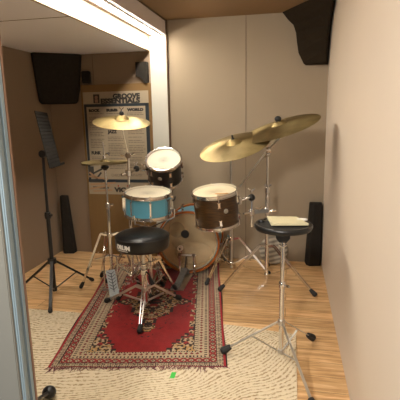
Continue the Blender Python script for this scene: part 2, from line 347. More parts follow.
RA = math.radians(10.5); RU, RV = V((math.cos(RA), math.sin(RA), 0)), V((-math.sin(RA), math.cos(RA), 0))
RO = V((-1.345, 2.045, 0)); RW, RL = 1.04, 1.77
def rug():
    nx, ny = 230, 380; dx, dy = RW/nx, RL/ny
    cx, cy = RW/2, RL/2
    cream, dark, redc, brt, navy, gold = [lin(h) for h in ('#ab987d', '#291c1b', '#851c1d', '#951c24', '#1d1b26', '#a3804e')]
    def col(u, v):
        eu, ev = min(u, RW-u), min(v, RL-v)
        if eu < .018: return brt if eu > .003 else dark
        eu2 = eu-.018; e = min(eu2, ev); t = v if eu2 < ev else u      # t runs along the border
        dt = t % .02
        if e < .007: return dark if (t*160) % 2 < 1 else cream
        if e < .034:     # outer cream guard with small dark motifs
            q = (t % .026)/.026; k = (e-.007)/.027
            return dark if abs(q-.5)+abs(k-.5) < .3 and not abs(q-.5)+abs(k-.5) < .12 or q < .12 else cream
        if e < .040: return dark
        if e < .082:     # red band with linked cream diamonds
            q = (t % .045)/.045; k = (e-.040)/.042; m = abs(q-.5)+abs(k-.5)
            if m < .16: return navy
            if m < .34: return cream
            if m < .42: return dark
            return redc if m < .78 else cream
        if e < .088: return dark
        if e < .118:
            q = (t % .022)/.022; k = (e-.088)/.030
            return (dark if abs(k-.5) < .34 and abs(q-.5) < .22 else cream)
        if e < .150:
            q = (t % .034)/.034; k = (e-.118)/.032; m = abs(q-.5)+abs(k-.5)
            return dark if .22 < m < .36 else (redc if m <= .22 else cream)
        if e < .180 and eu2 < ev:
            q = (t % .026)/.026; k = (e-.15)/.03
            return dark if abs(q-.3-k*.4) < .13 or k > .85 else cream
        if e < .158: return dark if (t*120) % 2 < 1 else cream
        # field
        st = .026
        U, Vv = abs(u-cx), abs(v-cy)
        Us, Vs = math.floor(U/st)*st, math.floor(Vv/(st*.8))*st*.8
        fu, fv = cx-.198, cy-.158
        d = (fu-Us)/.20 + (fv-Vs)/.36
        wob = .035*math.cos(Vs*34)
        sp = d < 1.0 or (Us > fu-.035-wob*.6)
        md = (Us/(.235+wob) + Vs/.36)
        med = md < 1.0 or (md < 1.3 and Us < .035)
        if med or sp:
            n = noise.noise(V((abs(u-cx)*58, abs(v-cy)*58, 3.1)))
            n2 = noise.noise(V((abs(u-cx)*26, abs(v-cy)*26, 9.7)))
            rim = (abs(md-1.0) < .07 and med) or (abs(d-1.0) < .07 and sp and not med)
            if rim: return dark
            if med and .36 < md < .46: return dark
            if med and md < .22: return redc if n2 > -.1 else dark
            if n > .10: return dark
            if n2 > .25: return redc
            if n2 < -.25: return gold
            return cream if n < -.05 else gold
        q = noise.noise(V((u*30, v*30, 1)))
        if md < 1.75 and abs(md-1.45) < .12 and int((U+Vv)*70) % 3 == 0 and n3(u, v) > .1: return dark
        return tuple(c*(1+.15*q) for c in redc[:3])+(1,)
    def n3(u, v): return noise.noise(V((abs(u-cx)*40, abs(v-cy)*40, 5)))
    vs, fs, cs = [], [], []
    def P(i, j):
        u, v = i*dx, j*dy
        e = .004*math.sin(v*7+1)*(1 if i in (0, nx) else 0)
        z = .013 + .0015*math.sin(u*9+v*5) + .001*math.sin(v*23+u*3)
        return RO + RU*(u+e) + RV*(v + .006*math.sin(u*11)*(1 if j in (0, ny) else 0)) + V((0, 0, z))
    for j in range(ny+1):
        for i in range(nx+1): vs.append(P(i, j))
    for j in range(ny):
        for i in range(nx):
            a = j*(nx+1)+i; fs.append((a, a+1, a+nx+2, a+nx+1)); cs.append(col((i+.5)*dx, (j+.5)*dy))
    # edge skirt down to the carpet
    loop = [i for i in range(nx+1)] + [j*(nx+1)+nx for j in range(1, ny+1)] + [ny*(nx+1)+i for i in range(nx-1, -1, -1)] + [j*(nx+1) for j in range(ny-1, 0, -1)]
    b0 = len(vs)
    for k in loop: vs.append(V((vs[k].x, vs[k].y, .0095)))
    for k in range(len(loop)):
        k2 = (k+1) % len(loop); fs.append((loop[k], b0+k, b0+k2, loop[k2])); cs.append(brt)
    org = RO.copy()
    me = bpy.data.meshes.new('persian_rug'); me.from_pydata([v-org for v in vs], [], fs)
    at = me.color_attributes.new('weave', 'FLOAT_COLOR', 'CORNER'); buf = []
    for c, f in zip(cs, fs): buf.extend(list(c)*len(f))
    at.data.foreach_set('color', buf)
    m, nt, b = new_mat('woven_wool'); N = nt.nodes.new; L = nt.links.new
    a = N('ShaderNodeVertexColor'); a.layer_name = 'weave'
    tc = N('ShaderNodeTexCoord'); n = N('ShaderNodeTexNoise'); n.inputs['Scale'].default_value = 8; n.inputs['Detail'].default_value = 5; L(tc.outputs['Object'], n.inputs[0])
    mr = N('ShaderNodeMapRange'); mr.inputs['To Min'].default_value = .75; mr.inputs['To Max'].default_value = 1.25; L(n.outputs['Fac'], mr.inputs['Value'])
    hv = N('ShaderNodeHueSaturation'); L(a.outputs['Color'], hv.inputs['Color']); L(mr.outputs[0], hv.inputs['Value']); L(hv.outputs[0], b.inputs['Base Color'])
    b.inputs['Roughness'].default_value = .95; b.inputs['Specular IOR Level'].default_value = .1; b.inputs['Sheen Weight'].default_value = .15
    n2 = N('ShaderNodeTexNoise'); n2.inputs['Scale'].default_value = 300; L(tc.outputs['Object'], n2.inputs[0]); bp = N('ShaderNodeBump'); bp.inputs['Strength'].default_value = .4; bp.inputs['Distance'].default_value = .004
    L(n2.outputs['Fac'], bp.inputs['Height']); L(bp.outputs[0], b.inputs['Normal'])
    me.materials.append(m)
    root = thing('persian_rug', RO, 'red patterned wool rug with fringed ends lying under the drum kit', 'rug')
    o = bpy.data.objects.new('woven_field', me); C.objects.link(o); o.parent = root; o['_org'] = list(RO)
    # fringe at the two short ends
    for end in (0, 1):
        fb = MB(); base = 0 if end == 0 else RL; sg = -1 if end == 0 else 1
        u = .01
        while u < RW-.01:
            dens = .75+.5*noise.noise(V((u*9, end*3.3, 0)))
            L_ = random.uniform(.02, .05)*max(.3, dens) + (.03 if noise.noise(V((u*14, 1+end, 0))) > .22 else 0)
            bend = random.uniform(-.03, .03)
            p0 = RO + RU*u + RV*base + V((0, 0, .0135)); p1 = p0 + RV*(sg*L_*.55) + RU*bend*.4 + V((0, 0, .001)); p2 = p0 + RV*(sg*L_) + RU*bend + V((0, 0, -.0005))
            fb.tube([p0, p1, p2], [.0022, .002, .0013], seg=5)
            u += random.uniform(.006, .014)
        f = fb.build('fringe', MT['fringe'], root); f['kind'] = 'stuff'
rug()
tb = MB().obox((-.606, 2.098, .0102), (V((1, .05, 0)).normalized(), V((-.05, 1, 0)).normalized(), V((0, 0, 1))), (.026, .055, .0016))
tag(tb.build('green_tape_marker', MT['green'], loc=(-.606, 2.098, .0094), smooth=False), 'small bright green piece of tape on the beige carpet', 'tape')

# ------------------------------------------------------------------ acoustic foam
def corner_foam(name, secs, m, label, loc):
    o = MB().prism(secs).build(name, m, loc=loc, smooth=False)
    md = o.modifiers.new('bevel', 'BEVEL'); md.width = .012; md.segments = 2
    return tag(o, label, 'acoustic foam')
e = .002
def rsec(z, xa, yb, g=.04):
    return [(xa, D-e, z), (xa-.003, D-.04, z), (XR-g, yb, z), (XR-.02, yb+.03, z), (XR-.012, D-.08, z), (XR-e, D-e, z)]
corner_foam('corner_foam', [rsec(1.845, .135, 4.07, .02), rsec(1.86, .115, 4.03, .03), rsec(1.95, .07, 3.97), rsec(2.04, .055, 3.9), rsec(2.12, .045, 3.82), rsec(2.19, .02, 3.70), rsec(2.24, -.03, 3.58), rsec(2.297, -.075, 3.46)],
            MT['foam_brown'], 'large brown grey foam bass trap in the ceiling corner above the right wall', (.2, 4.0, 1.9))
def lsec(z, xa, yb):
    return [(XL+e, yb+.02, z), (XL+.04, yb, z), (xa, D-.05, z), (xa+.003, D-e, z), (XL+e, D-e, z)]
corner_foam('corner_foam', [lsec(1.56, -2.11, 3.95), lsec(1.585, -2.085, 3.91), lsec(1.70, -2.06, 3.89), lsec(1.9, -2.035, 3.86), lsec(ZA-e, -2.015, 3.84)],
            MT['foam'], 'dark grey foam bass trap high in the dim left corner beside the poster', (-2.2, 4.0, 1.6))
def foam_wedge(c0, c1, w0, w1, d0, d1, yb, h, label, m):
    x0, x1 = c0, c1
    secs = []
    for t in (0, 1):
        x = x0+(x1-x0)*t; wd = w0+(w1-w0)*t; dp = d0+(d1-d0)*t; z = .001 + h*t
        secs.append([(x-wd/2, yb, z), (x-wd/2+.01, yb-dp*.7, z), (x-wd/2+.04, yb-dp, z), (x+wd/2, yb-dp*.8, z), (x+wd/2, yb, z)])
    o = MB().prism(secs).build('floor_foam_wedge', m, loc=(x0, yb-.05, 0), smooth=False)
    md = o.modifiers.new('bevel', 'BEVEL'); md.width = .008; md.segments = 2
    tag(o, label, 'acoustic foam')
foam_wedge(.243, .258, .145, .115, .12, .10, D-.01, .60, 'tall black foam wedge standing on the floor in the back right corner', MT['foam'])
foam_wedge(-2.29, -2.315, .14, .085, .10, .08, D-.01, .62, 'tall black foam wedge standing on the floor left of the cardboard panel', MT['foam'])
# small blocks of foam at the wall top above the poster
o = MB().box((-2.012, D-.06, 1.757), (-1.935, D-.002, 1.87), .006).build('foam_block', MT['foam'], loc=(-1.97, D-.03, 1.757), smooth=False)
tag(o, 'small black foam block on the wall above the left end of the cardboard panel', 'acoustic foam')
fb = MB().prism([[(-1.445, y, 1.93), (-1.335, y, 1.93), (-1.335, y, 1.735), (-1.36, y, 1.735), (-1.40, y, 1.79), (-1.445, y, 1.80)] for y in (D-.065, D-.002)])
tag(fb.build('foam_block', MT['foam'], loc=(-1.39, D-.03, 1.757), smooth=False), 'angular black foam block on the wall beside the white column', 'acoustic foam')

# ------------------------------------------------------------------ cardboard panel and poster
def lean(x, z, y): return V((x, y, z))
YB0 = D-.045
cbp = MB().box((-2.035, YB0, 0.001), (-1.308, YB0+.03, 1.738), .002)
tag(cbp.build('cardboard_panel', MT['cardboard'], loc=(-1.7, YB0, 0), smooth=False), 'tall tan cardboard panel standing against the back wall behind the poster', 'panel')
px0, px1, pz0, pz1 = -2.015, -1.335, .645, 1.668
post = thing('wall_poster', (-1.7, YB0-.001, pz0), 'printed drum practice poster with dark blue frame and the words GROOVE ESSENTIALS', 'poster')
yp = YB0-.0008
PW = px1-px0
def pbox(x0, x1, z0, z1, lvl): return ((x0, yp-.0006*lvl-.0005, z0), (x1, yp-.0006*lvl, z1))
MB().box(*pbox(px0, px1, pz0, pz1, 0)).build('sheet', MT['posterwhite'], post, smooth=False)
zt = 1.552; zb = .79
bb = MB().box(*pbox(px0+.004, px1, zt-.028, zt, 1)).box(*pbox(px0+.004, px0+.03, zb, zt, 1)).box(*pbox(px1-.036, px1, zb, zt, 1)).box(*pbox(px0, px1, zb-.02, zb+.01, 1))
bb.build('blue_border', MT['posterblue'], post, smooth=False)
def ptext(txt, x, z, size, m, name='lettering', bold=.0, wide=1.0, lvl=2):
    vs, fs = text_mesh(txt, size, bold)
    w0 = max(v.x for v in vs); mn = min(v.x for v in vs)
    mb = add_raw(MB(), [V((x+(v.x-mn)*wide, yp-.0006*lvl-.0006-v.z, z+v.y)) for v in vs], fs)
    return mb.build(name, m, post, smooth=False)
def ptw(txt, x0, x1, z, size, m, **k):
    vs, fs = text_mesh(txt, size, k.get('bold', 0)); wd = max(v.x for v in vs)-min(v.x for v in vs)
    return ptext(txt, x0, z, size, m, wide=(x1-x0)/wd, **k)
ptw('GROOVE', -1.700, -1.42, 1.600, .062, MT['ink'], bold=.004, name='title_lettering')
ptw('ESSENTIALS', -1.83, -1.42, 1.557, .062, MT['ink'], bold=.004, name='title_lettering')
MB().box(*pbox(-1.905, -1.84, 1.560, 1.645, 2)).build('portrait_background', MT['ink'], post, smooth=False)
MB().lathe([(0, 0), (.017, 0), (.017, .0006), (0, .0006)], (-1.873, yp-.0022, 1.615), (0, -1, 0), 16).box(*pbox(-1.89, -1.856, 1.565, 1.597, 3)).build('portrait', MT['skin'], post)
cols = [(-1.962, -1.80), (-1.775, -1.59), (-1.56, -1.385)]
for (a, b_), hd in zip(cols, ('ROCK', 'R&B', 'WORLD')):
    ptw(hd, a, a+.12 if hd != 'WORLD' else a+.17, 1.478, .034, MT['ink'], bold=.003, name='heading_lettering')
ptw('FUNK', -1.962, -1.858, 1.055, .042, MT['ink'], bold=.003, name='heading_lettering')
ptw('JAZZ', -1.775, -1.675, 1.265, .042, MT['ink'], bold=.003, name='heading_lettering')
lt = MB()
for ci, (a, b_) in enumerate(cols):
    z = 1.455
    while z > (.95 if ci == 0 else .89 if ci == 1 else .83):
        if (ci == 0 and 1.03 < z < 1.11) or (ci == 1 and 1.23 < z < 1.32) or (ci == 0 and z < .80): z -= .02; continue
        x = a; x1 = a + (b_-a)*random.uniform(.75, 1.0)
        while x < x1:
            l = random.uniform(.012, .05); th = .0055
            lt.box(*pbox(x, min(x+l, x1), z, z+th, 2)); x += l+.006
        z -= .0165 if random.random() < .75 else .034
lt.build('small_print', MT['ink2'], post, smooth=False)['kind'] = 'stuff'
ptw('CHECKLIST', -1.76, -1.60, .83, .038, MT['ink2'], name='heading_lettering')
# picture of drum sticks bottom left, name bottom right
st = MB()
for k, (x0, z0, x1, z1) in enumerate([(-2.00, .87, -1.92, .81), (-2.005, .83, -1.80, .80), (-2.00, .745, -1.72, .765), (-2.005, .70, -1.78, .735), (-1.97, .675, -1.76, .69)]):
    st.bar((x0, yp-.0022, z0), (x1, yp-.0022, z1), .001, .018, (0, 0, 1))
st.build('drumstick_print', MT['woodprint'], post, smooth=False)
sh = MB().box(*pbox(-2.005, -1.95, .84, .93, 1.5))
for (x0, z0, x1, z1) in [(-1.98, .85, -1.85, .91), (-1.97, .715, -1.80, .712), (-2.0, .775, -1.86, .775), (-1.93, .80, -1.87, .87)]:
    sh.bar((x0, yp-.0017, z0), (x1, yp-.0017, z1), .001, .018, (0, 0, 1))
sh.build('photo_print', MT['cord'], post, smooth=False)
ptw('VIC FIRTH', -1.74, -1.40, .672, .062, MT['ink'], bold=.004, name='brand_lettering')
MB().box(*pbox(-1.70, -1.687, .725, .742, 2)).build('accent_mark', MT['red'], post, smooth=False)
MB().box(*pbox(-1.60, -1.587, .725, .742, 2)).build('accent_mark', MT['red'], post, smooth=False)

# ------------------------------------------------------------------ hardware pieces
def wing(parent, c, d=(1, 0, 0), s=1.0, m=None):
    d = V(d).normalized(); c = V(c); mb = MB().tube([c-V((0, 0, .008*s)), c+V((0, 0, .010*s))], .007*s, 8)
    mb.tube([c+V((0, 0, .004*s)), c+d*.016*s+V((0, 0, .012*s)), c+d*.026*s+V((0, 0, .022*s))], [.004*s, .004*s, .005*s], 6)
    mb.tube([c+V((0, 0, .004*s)), c-d*.016*s+V((0, 0, .012*s)), c-d*.026*s+V((0, 0, .022*s))], [.004*s, .004*s, .005*s], 6)
    return mb.build('wing_nut', m or MT['chrome'], parent)
def knob(parent, a, b, r=.012, m=None): return MB().tube([a, (V(a)+V(b))/2, b], [r*.6, r, r*.9], 8).build('knob', m or MT['chrome'], parent)
def collar(parent, c, r=.018, h=.035, m=None, ax=(0, 0, 1)):
    return MB().lathe([(0, -h/2), (r*.85, -h/2), (r, -h/2+.004), (r, h/2-.004), (r*.85, h/2), (0, h/2)], c, ax, 16).build('collar', m or MT['chrome'], parent)
def rubber_foot(parent, tip, d, r=.016, L=.055, m=None):
    """d: direction from leg to tip"""
    d = V(d).normalized(); tip = V(tip)
    mb = MB().tube([tip-d*L, tip-d*L*.6, tip-d*.012, tip], [r*.75, r*1.0, r*1.15, r*.75], 10)
    return mb.build('rubber_foot', m or MT['rubber'], parent)
def tripod(root, base, hub_z, low_z, feet, style='double', m=None, wd=.022, brace_t=.5, knee=None, foot_r=.017):
    m = m or MT['chrome']; bx, by = base
    for (fx, fy) in feet:
        fx -= .012*(fx-bx)/.4; fy -= .045
        zf = .024
        a = V((bx, by, hub_z)); b = V((fx, fy, zf)); h = V((fx-bx, fy-by, 0)).normalized(); side = V((-h.y, h.x, 0))
        a = a + h*.022
        tip = b.copy(); d = (b-a).normalized(); tip.z = foot_r*1.15+.001
        lb = MB()
        end = tip - d*.045
        if style == 'double':
            for s in (-1, 1):
                q0 = a + side*s*.009; q1 = a + h*.05 + V((0, 0, .012)) + side*s*.012; q2 = a + h*.05 + (end-a)*.2+side*s*.012; q3 = end + side*s*.007
                lb.bar(q0, q1, .004, .016); lb.bar(q1, q3, .004, .016)
            for t in (.35, .65): 
                c = a+(end-a)*t; lb.tube([c-side*.011, c+side*.011], .004, 6)
        elif style == 'flat':
            lb.bar(a, end, wd, .006, (0, 0, 1), .0015)
        else:
            lb.tube([a, a+(end-a)*.5, end], [.009, .009, .009], 8)
        leg = lb.build('leg', m, root)
        rubber_foot(leg, tip, d, foot_r*.9, .065)
        # brace
        t = brace_t; c = a+(end-a)*t; l0 = V((bx, by, low_z))+h*.015
        br = MB()
        if style == 'double':
            br.bar(l0, c, .016, .008)
        elif style == 'flat': br.bar(l0, c, .012, .004)
        else: br.tube([l0, c], .005, 6)
        br.build('brace', m, root)
    collar(root, (bx, by, hub_z), .022, .035, m)
    collar(root, (bx, by, low_z), .018, .03, m)

def cymbal(name, c, n, r, label, group=None, bell=.045, bow=.024, hat=False):
    n = V(n).normalized(); prof = [(.006, bell*.55+bow), (bell*.35, bell*.52+bow), (bell*.7, bell*.36+bow), (bell, bell*.08+bow), (bell*1.12, bow*.97)]
    K = 18
    for i in range(1, K+1):
        t = i/K; rr = bell*1.12 + (r-bell*1.12)*t; prof.append((rr, bow*(1-t**1.7)))
    th = .0014
    low = [(a, b-th) for a, b in prof[::-1]]
    mb = MB().lathe(prof+low, (0, 0, 0), (0, 0, 1), 96, close=True)
    o = mb.build(name, MT['bronze'], loc=(0, 0, 0))
    o.location = V(c); o.rotation_mode = 'QUATERNION'; o.rotation_quaternion = V((0, 0, 1)).rotation_difference(n)
    o['_org'] = list(c)
    return tag(o, label, 'cymbal', group)

def drum(name, c, n, r, depth, shell_m, head_m, label, cat='drum', lugs=6, hoop_m=None, wood=False, badge=None, phase=0.0, lugfull=False, res_m=None):
    """c: centre of the batter head, n: unit vector from the drum towards the player"""
    c = V(c); x, y, n = basis(n); rb = c - n*(depth)
    root = thing(name, tuple(rb) if not wood else (c.x, c.y, .0), label, cat)
    hm = hoop_m or MT['chrome']
    MB().lathe([(r-.004, -.008), (r, -.012), (r, -depth+.012), (r-.004, -depth+.008), (r-.012, -depth+.008), (r-.012, -.008)], c, n, 72, close=True).build('shell', shell_m, root)
    def head(nm, m, h):
        mb = MB().lathe([(0, h), (r*.5, h), (r*.93, h), (r-.002, h-.002), (r-.002, h-.004), (r*.93, h-.003), (0, h-.003)], c, n, 72)
        return mb.build(nm, m, root, loc=tuple(c+n*h))
    head('batter_head', head_m, 0); head('resonant_head', res_m or MT['headblack'], -depth+.003)
    if wood:
        hw = .045
        for h0 in (.022, -depth+hw-.022):
            MB().lathe([(r+.003, h0), (r+.016, h0), (r+.018, h0-.004), (r+.018, h0-hw+.004), (r+.016, h0-hw), (r+.003, h0-hw)], c, n, 96, close=True).build('hoop', MT['hoopwood'], root)
    else:
        for s, h0 in ((1, 0), (-1, -depth)):
            pr = [(r+.001, h0-s*.012), (r+.010, h0-s*.012), (r+.010, h0-s*.009), (r+.004, h0-s*.006), (r+.004, h0+s*.010), (r+.009, h0+s*.012), (r+.009, h0+s*.014), (r+.001, h0+s*.014)]
            MB().lathe(pr, c, n, 72, close=True).build('hoop', hm, root)
    for k in range(lugs):
        a = phase + 2*PI*k/lugs; d = x*math.cos(a)+y*math.sin(a); t = n.cross(d); lgs = []
        if lugfull:
            lg = MB().obox(c + d*(r+.009) - n*depth/2, (t, d, n), (.011, .016, depth*.62), .004).build('lug', MT['chrome'], root); lgs = [lg, lg]
        else:
            for hh in ((-.055 if depth > .2 else -.045), -depth+(.055 if depth > .2 else .045)):
                lgs.append(MB().obox(c+d*(r+.008)+n*hh, (t, d, n), (.016, .016, .038), .004).build('lug', MT['chrome'], root))
        ro = r + (.026 if wood else .0085)
        for s, h0, lg in ((1, .012 if not wood else .006, lgs[0]), (-1, -depth-.012 if not wood else -depth-.006, lgs[1])):
            rd = MB(); p0 = c+d*ro+n*h0; p1 = c+d*(r+.012)+n*(h0-s*.06 if depth > .13 else h0-s*.04)
            rd.tube([p0, p1], .003, 6); rd.obox(p0+n*s*.002, (t, d, n), (.009, .009, .010))
            if wood: rd.obox(c+d*(r+.02)+n*(h0+s*.004), (t, d, n), (.022, .022, .014), .003)
            rd.build('tension_rod', MT['chrome'], lg)
    if badge is not None:
        d = x*math.cos(badge)+y*math.sin(badge); t = n.cross(d)
        MB().lathe([(0, .004), (.016, .003), (.019, 0), (0, 0)], c+d*r-n*depth*.45, d, 20).build('badge', MT['badge'], root)
    return root

def ang(n, c, target):
    """angle phase (in drum basis) which faces the target"""
    x, y, n = basis(n); v = V(target)-V(c); return math.atan2(v.dot(y), v.dot(x))
CAMP = (0, 0, 1.43)

# ------------------------------------------------------------------ bass drum
bc, bn, br_ = V((-.872, 3.655, .304)), V((.05, -1, .015)).normalized(), .268
bd = drum('bass_drum', bc, bn, br_, .36, MT['blue'], MT['bass_batter'], 'sky blue bass drum with amber wooden hoops standing on the back of the rug', lugs=8, wood=True, phase=PI/8, lugfull=False)
MT['ply'] = mat('pale_inner_ply', '#c9a878', .6)
MB().lathe([(br_-.0135, -.012), (br_-.0125, -.012), (br_-.0125, -.345), (br_-.0135, -.345)], bc, bn, 72, close=True).build('inner_ply', MT['ply'], bd)
# port hole in the front head, seen through the clear batter head
px_, py_, _ = basis(bn)
MB().lathe([(0, 0), (.08, 0), (.08, .003), (0, .003)], bc-bn*.350+V((-.175, 0, .02)), bn, 32).build('port_hole_ring', MT['rubber'], bd)
MB().lathe([(0, .0035), (.036, .0035), (.038, .0015), (.038, .0005), (0, .0005)], bc+V((-.026, 0, .075)), bn, 32).build('beater_patch', MT['rubber'], bd)
for s in (-1, 1):
    a0 = bc - bn*.30 + V((s*.235, 0, -.13)); a1 = V((bc.x+s*.34, bc.y+.27, .02))
    sp = MB().tube([a0, a1], .008, 10).build('spur', MT['chrome'], bd)
    rubber_foot(sp, a1+V((0, 0, -.004)), a1-a0, .013, .04)
for s in (-1, 1): MB().tube([bc - bn*.10 + V((s*.06, 0, .262)), bc - bn*.10 + V((s*.06, 0, .282))], .012, 10).build('mount_plate', MT['chrome'], bd)
# pillow inside
pm = MB()
pm.ball(bc - bn*.132 + V((.03, 0, -.140)), .1, (1.8, 1.1, 1.0), 64)
for v_ in pm.bm.verts:
    q_ = v_.co*1.0; f_ = 1 + .10*noise.noise(q_*14) + .05*noise.noise(q_*38)
    cc_ = bc - bn*.132 + V((.03, 0, -.140)); v_.co = cc_ + (v_.co-cc_)*min(f_, 1.02)
o = pm.build('cream_pillow', MT['pillow'], loc=tuple(bc-bn*.17+V((0, 0, -.24))))
tag(o, 'crumpled cream pillow lying inside the bass drum behind its clear head', 'pillow')

# ------------------------------------------------------------------ bass drum pedal
pd = thing('bass_drum_pedal', (-.885, 3.45, .015), 'grey steel bass drum pedal clamped to the hoop of the blue bass drum', 'pedal')
MB().bar((-.905, 3.25, .028), (-.893, 3.34, .034), .062, .012, bev=.003).build('heel_plate', MT['greymetal'], pd)
fbm = MB(); fbm.bar((-.892, 3.345, .036), (-.878, 3.545, .10), .058, .008, bev=.003)
for k in range(4): fbm.bar(V((-.892, 3.36, .046))+V((.0035, .045, .0143))*k, V((-.891, 3.372, .05))+V((.0035, .045, .0143))*k, .04, .003)
fbm.build('footboard', MT['greymetal'], pd)
MB().box((-.935, 3.24, .015), (-.825, 3.62, .02)).build('base_plate', MT['steel'], pd)
for sx in (-.94, -.81):
    MB().tube([(sx, 3.60, .016), (sx, 3.60, .2)], .009, 8).box((sx-.014, 3.588, .19), (sx+.014, 3.612, .215), .003).build('post', MT['chrome'], pd)
MB().tube([(-.955, 3.60, .2), (-.79, 3.60, .2)], .007, 8).build('axle', MT['steel'], pd)
btr = MB().tube([(-.918, 3.6, .2), (-.926, 3.585, .262)], .004, 8).build('beater_shaft', MT['chrome'], pd)
MB().lathe([(0, .022), (.018, .022), (.025, .016), (.025, -.016), (.018, -.022), (0, -.022)], (-.927, 3.582, .268), (0, -1, .1), 24).build('beater', MT['felt'], btr)
MB().lathe([(0, .003), (.008, .003), (.009, 0), (0, 0)], (-.927, 3.56, .268), (0, -1, .1), 16).build('beater_screw', MT['blackm'], btr)
sm = MB()
for k in range(36):
    pass
hp = [V((-.80+.009*math.cos(k*.9), 3.60-.012+.009*math.sin(k*.9), .05+.0024*k)) for k in range(54)]
MB().tube(hp, .0018, 5).build('spring', MT['chrome'], pd)
MB().tube([(-.878, 3.545, .10), (-.878, 3.592, .19)], .006, 6).build('drive_chain', MT['blackm'], pd)
MB().box((-.90, 3.60, .02), (-.86, 3.64, .05), .004).build('hoop_clamp', MT['greymetal'], pd)

# ------------------------------------------------------------------ drums
sc, sn = V((-1.033, 3.065, .858)), V((.045, -.09, 1)).normalized()
ph = ang(sn, sc, CAMP)
sd = drum('snare_drum', sc, sn, .170, .155, MT['blue'], MT['head'], 'sky blue snare drum with chrome hoops on a stand behind the stool', lugs=8, phase=ph+.08, lugfull=True)
x, y, n_ = basis(sn); a = ph+1.15; d = x*math.cos(a)+y*math.sin(a); t = sn.cross(d)
MB().obox(sc+d*.186-sn*.075, (t, d, sn), (.03, .02, .09), .005).build('strainer', MT['chrome'], sd)
MB().tube([sc+d*.19-sn*.05, sc+d*.215-sn*.03, sc+d*.22-sn*.005], .005, 8).build('strainer_lever', MT['blackm'], sd)
tc_, tn = V((-1.03, 3.51, 1.062)), V((.10, -.54, .83)).normalized()
drum('rack_tom', tc_, tn, .143, .20, MT['black_shell'], MT['head_tom'], 'small black tom drum tilted towards the player, directly behind the snare drum', lugs=6, phase=ang(tn, tc_, CAMP)+.25, badge=ang(tn, tc_, CAMP)-.35)
fc, fn = V((-.556, 3.26, .842)), V((-.06, -.14, .988)).normalized()
drum('floor_tom', fc, fn, .172, .25, MT['brown_shell'], MT['head_brown'], 'dark brown stained wooden tom drum hanging in front of the bass drum at right', lugs=6, phase=ang(fn, fc, CAMP)+.12, badge=ang(fn, fc, CAMP)+.42)

# orange patch on the brown tom head is a strip of tape-like wear
x, y, n_ = basis(fn)
ft_root = [o for o in C.objects if o.name.startswith('floor_tom')][0]
MT['orange'] = mat('orange_patch', '#c98a3a', .7)
MB().obox(fc+V((.07, -.09, .0)) + fn*.012*0 + fn*(.003 + .0), (V((.93, .36, 0)).normalized(), V((-.36, .93, 0)).normalized(), fn), (.10, .028, .0012)).build('orange_tape', MT['orange'], ft_root, smooth=False)

# ------------------------------------------------------------------ snare stand
ss = thing('snare_stand', (-1.03, 3.07, .0), 'chrome tripod stand with a basket holding the blue snare drum', 'stand')
MB().tube([(-1.04, 3.08, .06), (-1.04, 3.08, .58)], .013, 12).build('tube', MT['chrome'], ss)
tripod(ss, (-1.04, 3.08), .30, .10, [(-1.30, 3.02), (-.88, 2.98+.32), (-1.02, 3.36)], 'double')
for k, a in enumerate((.3, 2.4, 4.5)):
    dv = V((math.cos(a), math.sin(a), 0)); p0 = V((-1.04, 3.08, .585)); p1 = p0+dv*.195+V((0, 0, .075))
    MB().bar(p0, p1, .018, .008).tube([p1, p1+V((0, 0, .065))+dv*.006], .007, 8).build('basket_arm', MT['chrome'], ss)
collar(ss, (-1.04, 3.08, .575), .022, .04)
wing(ss, (-1.04, 3.045, .47), (1, 0, 0))

# ------------------------------------------------------------------ hi hat
hx, hy = -1.42, 3.2
hh = thing('hi_hat_stand', (hx, hy, 0), 'chrome hi hat stand with a grey footboard, left of the drum stool', 'stand')
MB().tube([(hx, hy, .09), (hx, hy, .72)], .0135, 12).build('lower_tube', MT['chrome'], hh)
MB().tube([(hx, hy, .70), (hx-.005, hy, 1.02)], .009, 12).build('upper_tube', MT['chrome'], hh)
MB().tube([(hx-.005, hy, 1.0), (hx-.008, hy, 1.225)], .0035, 8).ball((hx-.008, hy, 1.228), .005).build('pull_rod', MT['chrome'], hh)
MB().lathe([(0, 0), (.014, 0), (.032, .018), (.034, .03), (.02, .034), (0, .034)], (hx-.005, hy, 1.012), (0, 0, 1), 24).build('seat_cup', MT['blackm'], hh)
MB().lathe([(0, 0), (.012, 0), (.012, .02), (.008, .024), (.008, .045), (0, .045)], (hx-.006, hy, 1.108), (0, 0, 1), 16).tube([(hx-.006, hy, 1.135), (hx+.03, hy, 1.14)], [.004, .009], 8).build('clutch', MT['chrome'], hh)
MB().obox((hx+.034, hy, 1.14), (V((1, 0, 0)), V((0, 1, 0)), V((0, 0, 1))), (.012, .006, .03), .003).build('wing_nut', MT['chrome'], hh)
collar(hh, (hx, hy, .725), .02, .045); knob(hh, (hx+.018, hy, .725), (hx+.045, hy, .735), .010)
tripod(hh, (hx, hy), .48, .30, [(-1.70, 3.20), (-1.63, 3.47), (-1.22, 3.36)], 'double')
for s in (-1, 1):
    MB().tube([(hx+s*.018, hy, .31), (hx+s*.05, hy-.01, .30), (hx+s*.058, hy-.02, .26), (hx+s*.055, hy-.03, .03)], .006, 8).build('pedal_frame', MT['chrome'], hh)
MB().bar((hx-.07, hy-.04, .02), (hx+.07, hy-.04, .02), .03, .012, bev=.003).build('frame_foot', MT['steel'], hh)
pb = MB().bar((hx+.085, hy-.165, .026), (hx-.005, hy-.02, .185), .078, .008, (0, 0, 1), .003)
gp = MB(); fa, fb_ = V((hx+.085, hy-.165, .026)), V((hx-.005, hy-.02, .185))
ff = (fb_-fa).normalized(); fs_ = ff.cross(V((0, 0, 1))).normalized(); fn_ = fs_.cross(ff); gb = MB()
gb.obox(fa.lerp(fb_, .5)+fn_*.005, (fs_, ff, fn_), (.006, .17, .003))
